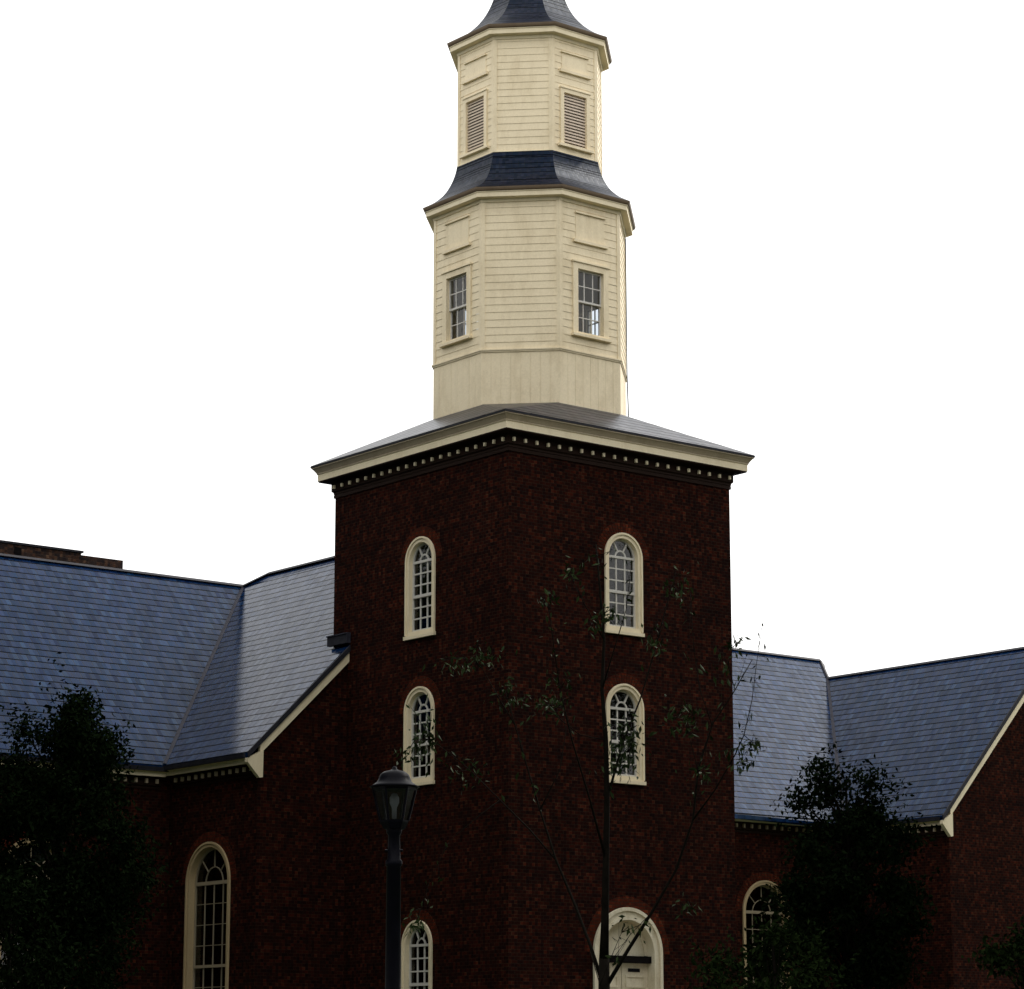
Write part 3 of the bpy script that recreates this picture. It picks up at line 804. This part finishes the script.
b = MB(); b.lathe(O, [(0, zb - .42), (.10, zb - .40), (.135, zb - .335), (.14, zb - .315), (0, zb - .314)], 6); b.build('lantern_base', IRON, lamp, org)
b = MB(); b.lathe(O, [(.235, zb - .005), (.24, zb), (.20, zb + .022), (.165, zb + .05), (.150, zb + .085), (.135, zb + .12), (.10, zb + .145), (.04, zb + .16), (.025, zb + .17), (.02, zb + .19), (0, zb + .20)], 24)
b.lathe(O, [(.235, zb - .006), (.0, zb - .004)], 24); b.build('lantern_roof', IRON, lamp, org, smooth=True)
b = MB(); b.lathe(O, [(.132, zb - .312), (.205, zb - .01)], 6); b.build('lantern_glass', LGLASS, lamp, org)
b = MB()
for k in range(6):
    a = 2 * math.pi * k / 6 + math.pi / 6
    c, s_ = math.cos(a), math.sin(a)
    b.tube([(LP.x + c * .136, LP.y + s_ * .136, zb - .316), (LP.x + c * .21, LP.y + s_ * .21, zb - .004)], [.011, .011], 6)
b.lathe(O, [(.195, zb - .03), (.215, zb - .03), (.218, zb - .008), (.198, zb - .008)], 6)
b.build('lantern_frame', IRON, lamp, org)
bm, bnt, bb_ = mat('frosted_bulb'); bb_.inputs['Base Color'].default_value = (.5, .5, .48, 1); bb_.inputs['Roughness'].default_value = .4
b = MB(); b.lathe(O, [(.0, zb - .30), (.022, zb - .30), (.024, zb - .20), (.045, zb - .15), (.045, zb - .10), (.02, zb - .06), (0, zb - .06)], 12); b.build('bulb', bm, lamp, org, smooth=True)

# ================================================================== trees
rng = np.random.default_rng(11)
def leaves_mesh(centers, size, droop=.5, aspect=.42, jitter=.35):
    """one folded leaf (two quads) per centre"""
    v = []; f = []
    for c in centers:
        d = rng.normal(size=3); d[2] -= droop * 1.6; d /= np.linalg.norm(d)
        u = np.cross(d, rng.normal(size=3)); u /= np.linalg.norm(u) + 1e-9
        nn = np.cross(d, u); L = size * (1 + jitter * rng.normal() * .6); L = max(L, size * .4); w_ = L * aspect * .5
        c = np.asarray(c); i = len(v)
        v += [c, c + d * L * .45 + u * w_ + nn * w_ * .3, c + d * L, c + d * L * .45 - u * w_ + nn * w_ * .3, c + d * L * .5]
        f += [(i, i + 1, i + 2, i + 4), (i, i + 4, i + 2, i + 3)]
    return v, f
def leafy(name, centers, size, material, parent, origin, **kw):
    b = MB(); v, f = leaves_mesh(centers, size, **kw); b.v = [tuple(p) for p in v]; b.f = f
    return b.build(name, material, parent, origin)

# --- young open tree in front of the door
TD = 44.0
base = at(606, 1000, TD); gy = ground_z(base.x, base.y)
tree = thing('young_tree', 'slender sparse young tree with forked trunk standing in front of the church door', 'tree', (base.x, base.y, gy))
TO = (base.x, base.y, gy)
def B(pts): return [at(u, v, TD + dd) for u, v, dd in pts]
branches = [
    ([(604, 958, 0), (605, 920, 0), (606, 860, .0), (607, 800, .1), (606, 740, .1), (602, 690, .15), (604, 640, .2), (600, 590, .3), (596, 545, .3)], .085, .012),
    ([(607, 985, 0), (628, 950, -.2), (652, 912, -.4), (676, 870, -.6), (693, 820, -.7), (698, 770, -.8), (712, 725, -.9), (735, 690, -1.0), (752, 660, -1.0)], .055, .006),
    ([(603, 985, 0), (592, 950, .3), (575, 905, .6), (556, 860, .8), (540, 810, 1.0), (528, 770, 1.0), (515, 725, 1.1), (505, 690, 1.2)], .05, .006),
    ([(606, 860, 0), (590, 800, -.3), (572, 740, -.5), (560, 690, -.6), (553, 640, -.6), (548, 600, -.7)], .032, .005),
    ([(607, 800, .1), (622, 745, .4), (640, 700, .6), (655, 650, .7), (668, 600, .8), (676, 570, .8)], .034, .005),
    ([(602, 690, .15), (614, 650, .0), (626, 610, -.1), (632, 560, -.2)], .022, .004),
    ([(604, 640, .2), (585, 605, .1), (570, 575, .1)], .018, .004),
    ([(693, 820, -.7), (715, 790, -.9), (735, 755, -1.2), (744, 735, -1.3), (752, 700, -1.3), (757, 660, -1.3), (762, 628, -1.3)], .024, .003),
    ([(744, 735, -1.3), (752, 742, -1.3), (762, 747, -1.4)], .010, .004),
    ([(738, 748, -1.2), (740, 760, -1.3), (743, 768, -1.3)], .009, .004),
    ([(556, 860, .8), (530, 830, 1.1), (500, 800, 1.3), (470, 770, 1.5), (445, 750, 1.6), (424, 735, 1.7)], .024, .004),
    ([(515, 725, 1.1), (500, 700, 1.3), (482, 668, 1.4), (462, 655, 1.4)], .016, .004),
    ([(540, 810, 1.0), (560, 770, 1.2), (566, 730, 1.4), (560, 700, 1.5)], .018, .004),
    ([(698, 770, -.8), (690, 740, -.5), (684, 715, -.4)], .014, .004),
    ([(712, 725, -.9), (700, 690, -.6), (694, 650, -.5), (690, 590, -.5)], .014, .004),
    ([(735, 690, -1.), (728, 665, -1.1), (733, 648, -1.1), (738, 640, -1.1)], .010, .004),
    ([(622, 745, .4), (634, 735, .2), (628, 760, .0)], .014, .004),
    ([(590, 950, .3), (600, 985, -.2), (612, 955, -.5), (625, 925, -.7)], .014, .004),
    ([(652, 912, -.4), (630, 935, -.2), (612, 960, -.1)], .010, .004),
    ([(652, 912, -.4), (675, 915, -.3), (690, 905, -.2)], .010, .004),
    ([(500, 800, 1.3), (480, 815, 1.2), (450, 840, 1.2), (430, 880, 1.2), (418, 918, 1.2)], .014, .004),
    ([(606, 740, .1), (580, 735, -.2), (555, 715, -.2), (538, 705, -.3)], .014, .004),
]
tb = MB()
tb.tube([Vector((base.x, base.y, gy - .1)), Vector((base.x, base.y, gy + .3)), at(604, 1000, TD), at(604, 958, TD)], [.16, .115, .10, .085], 9)
for pts, r0, r1 in branches:
    P = B(pts); n = len(P)
    r0 *= (1 if r0 > .08 else .72)
    tb.tube(P, [r0 + (r1 - r0) * (i / (n - 1)) ** .7 for i in range(n)], 6)
clumps = [  # (u, v, spread px u, spread px v, count, depth offset)
    (628, 742, 17, 22, 110, .3), (618, 765, 18, 13, 50, .1), (684, 718, 16, 14, 60, -.4), (752, 744, 9, 6, 26, -1.3), (742, 764, 5, 7, 12, -1.3),
    (611, 615, 9, 8, 34, .1), (597, 626, 8, 5, 18, .1), (482, 655, 20, 10, 50, 1.4), (455, 665, 16, 9, 24, 1.4), (545, 702, 22, 9, 46, 1.5), (515, 700, 14, 8, 22, 1.2),
    (424, 737, 12, 24, 60, 1.7), (408, 755, 10, 9, 26, 1.7), (572, 570, 10, 8, 14, .1), (548, 603, 12, 12, 16, -.7), (733, 643, 6, 5, 9, -1.1), (680, 585, 14, 16, 26, .8),
    (655, 640, 18, 18, 26, .7), (715, 668, 16, 14, 18, -1), (416, 922, 8, 7, 24, 1.2), (690, 905, 10, 8, 10, -.2), (560, 690, 16, 16, 20, -.6),
    (735, 748, 22, 10, 24, -1.2), (505, 690, 12, 12, 16, 1.2), (595, 560, 14, 14, 12, .3), (632, 925, 14, 8, 10, -.6), (470, 775, 22, 14, 24, 1.5), (700, 770, 16, 16, 18, -.8)]
cs = []
for u, v, su, sv, n, dd in clumps:
    for _ in range(n):
        cs.append(at(u + rng.normal() * su * .6, v + rng.normal() * sv * .6, TD + dd + rng.normal() * .25))
allp = []
for pts, r0, r1 in branches:
    P = B(pts)
    for i in range(len(P) - 1):
        for t_ in (0, .25, .5, .75): allp.append(P[i].lerp(P[i + 1], t_))
# twigs carrying each clump, and odd leaves spread along the shoots
for u, v, su, sv, n, dd in clumps:
    c = at(u, v, TD + dd)
    root = min(allp, key=lambda q: (q - c).length)
    for _ in range(max(3, n // 9)):
        e = at(u + rng.normal() * su * .7, v + rng.normal() * sv * .7, TD + dd + rng.normal() * .2)
        md = root.lerp(e, .5) + Vector((rng.normal() * .05, rng.normal() * .05, .06 + rng.normal() * .04))
        tb.tube([root, md, e], [.007, .0045, .002], 4)
        for _k in range(3): cs.append(md.lerp(e, rng.random()) + Vector(rng.normal(size=3) * .04))
for pts, r0, r1 in branches[1:]:
    P = B(pts)
    for i in range(max(1, len(P) // 2), len(P) - 1):
        for _k in range(5):
            q = P[i].lerp(P[i + 1], rng.random()) + Vector(rng.normal(size=3) * .09); cs.append(q)
            tb.tube([P[i].lerp(P[i + 1], rng.random()), q], [.004, .002], 3)
tb.build('trunk', BARK, tree, TO, smooth=True)
leafy('foliage', cs, .12, LEAF, tree, TO, droop=.8, aspect=.36)

# --- generic grown tree / shrub
def grow(name, label, cat, loc, height, crown_r, crown_z0, nleaf, leaf, lmat, seed, group=None, trunk_r=.25, lobes=26, lobe_r=.34, sprays=0, droop=.3):
    global rng
    rng = np.random.default_rng(seed); rnd = random.Random(seed)
    x, y = loc; z = ground_z(x, y)
    t = thing(name, label, cat, (x, y, z), group)
    b = MB(); top = Vector((0, 0, height * .86))
    lean = Vector((rnd.uniform(-.3, .3), rnd.uniform(-.3, .3), 0)) * (height / 14)
    pts = [Vector((0, 0, -.2)), Vector((0, 0, height * .2)), lean * .4 + Vector((0, 0, height * .5)), lean + top]
    b.tube(pts, [trunk_r * 1.25, trunk_r, trunk_r * .6, trunk_r * .12], 9)
    cz = (crown_z0 + height) / 2; rz = (height - crown_z0) / 2
    cen = []
    for i in range(lobes):
        th = rnd.uniform(0, 2 * math.pi); ph = math.acos(rnd.uniform(-.9, 1)); rr = rnd.uniform(.45, .88)
        p = Vector((crown_r * rr * math.sin(ph) * math.cos(th), crown_r * rr * math.sin(ph) * math.sin(th), cz + rz * rr * math.cos(ph)))
        cen.append((p, rnd.uniform(.6, 1.15)))
        st_ = Vector((0, 0, max(crown_z0 * .8, p.z - crown_r * .8))) + lean * .4
        mid_ = (st_ + p) / 2 + Vector((0, 0, rnd.uniform(0, .12) * crown_r))
        b.tube([st_, mid_, p], [trunk_r * .38, trunk_r * .2, trunk_r * .05], 5)
    b.build('trunk', BARK, t, smooth=True)
    cs = []
    per = nleaf // lobes
    for p, k in cen:
        R_ = crown_r * lobe_r * k
        for _ in range(int(per * k)):
            d = rng.normal(size=3); d /= np.linalg.norm(d)
            r_ = R_ * (rng.random() ** .45) * (1 + .25 * rng.normal())
            cs.append((p.x + d[0] * r_, p.y + d[1] * r_, p.z + d[2] * r_ * .8))
    for i in range(sprays):       # thin leafy shoots sticking out of the outline
        p, k = rnd.choice(cen); d = Vector((rnd.uniform(-1, 1), rnd.uniform(-1, 1), rnd.uniform(.1, 1.2))).normalized()
        L = crown_r * rnd.uniform(.35, .75)
        for j in range(22):
            q = p + d * L * j / 22 * 1.2; cs.append((q.x + rng.normal() * .05, q.y + rng.normal() * .05, q.z + rng.normal() * .05))
    leafy('crown', cs, leaf, lmat, t, (0, 0, 0), droop=droop, aspect=.5)
    return t
def ground_at(u, depth):
    p = at(u, 900, depth); return p.x, p.y
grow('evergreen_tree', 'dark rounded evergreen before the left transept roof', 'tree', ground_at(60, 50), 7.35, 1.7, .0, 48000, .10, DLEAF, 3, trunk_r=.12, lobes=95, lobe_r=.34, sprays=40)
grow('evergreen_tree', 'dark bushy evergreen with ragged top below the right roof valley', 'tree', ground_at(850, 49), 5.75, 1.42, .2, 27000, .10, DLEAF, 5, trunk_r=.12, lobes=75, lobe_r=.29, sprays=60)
grow('shrub', 'leafy green shrub under the tall right transept window', 'shrub', ground_at(775, 47), 2.75, 1.35, .2, 3200, .12, SLEAF, 8, trunk_r=.05, lobes=22, lobe_r=.36, sprays=20)
grow('shrub', 'leafy green shrub at the right edge before the brick gable', 'shrub', ground_at(1024, 46), 2.65, .9, .2, 1800, .12, SLEAF, 9, trunk_r=.05, lobes=16, lobe_r=.36, sprays=12)

grow('shrub', 'dark evergreen bush at the left edge below the rounded evergreen', 'shrub', ground_at(12, 46), 3.1, 1.15, .0, 9000, .10, DLEAF, 12, trunk_r=.05, lobes=40, lobe_r=.36, sprays=16)

# --- unseen trees added outside the frame to block sky and dim the lower walls
fa = YAW
spots = []
FH = Vector((FW.x, FW.y, 0)).normalized()
for dep, off, h in ((24, 10.5, 25), (34, 10, 26), (44, 10, 27), (54, 10, 26), (64, 10.5, 27), (75, 11, 26), (29, 21, 25), (41, 22, 27), (53, 22, 26), (66, 23, 27)):
    for sgn in (-1, 1):
        if sgn == 1 and dep in (64, 75): continue
        q = CAM + FH * dep + RT * sgn * (dep * .187 + off)
        spots.append((q.x, q.y, h))
for i in range(7):   # a row behind the camera
    q = CAM - FH * 10 + RT * (-33 + 11 * i)
    spots.append((q.x, q.y, 26 + (i % 3)))
proto = None
for i, (x, y, h) in enumerate(spots):
    lab = 'tall leafy tree added out of view to block sky light'
    if proto is None:
        proto = grow('sky_blocker_tree', lab, 'tree', (x, y), 21, 5.2, 1.5, 52000, .32, BLEAF, 21, group='added out-of-view trees blocking sky light', trunk_r=.38, lobes=70, lobe_r=.36)
        t = proto
    else:
        t = proto.copy(); COL.objects.link(t)
        for c in proto.children:
            d = c.copy(); COL.objects.link(d); d.parent = t
    t.location = (x, y, ground_z(x, y)); t.rotation_euler = (0, 0, i * 1.7); s_ = h / 21; t.scale = (s_, s_, s_)
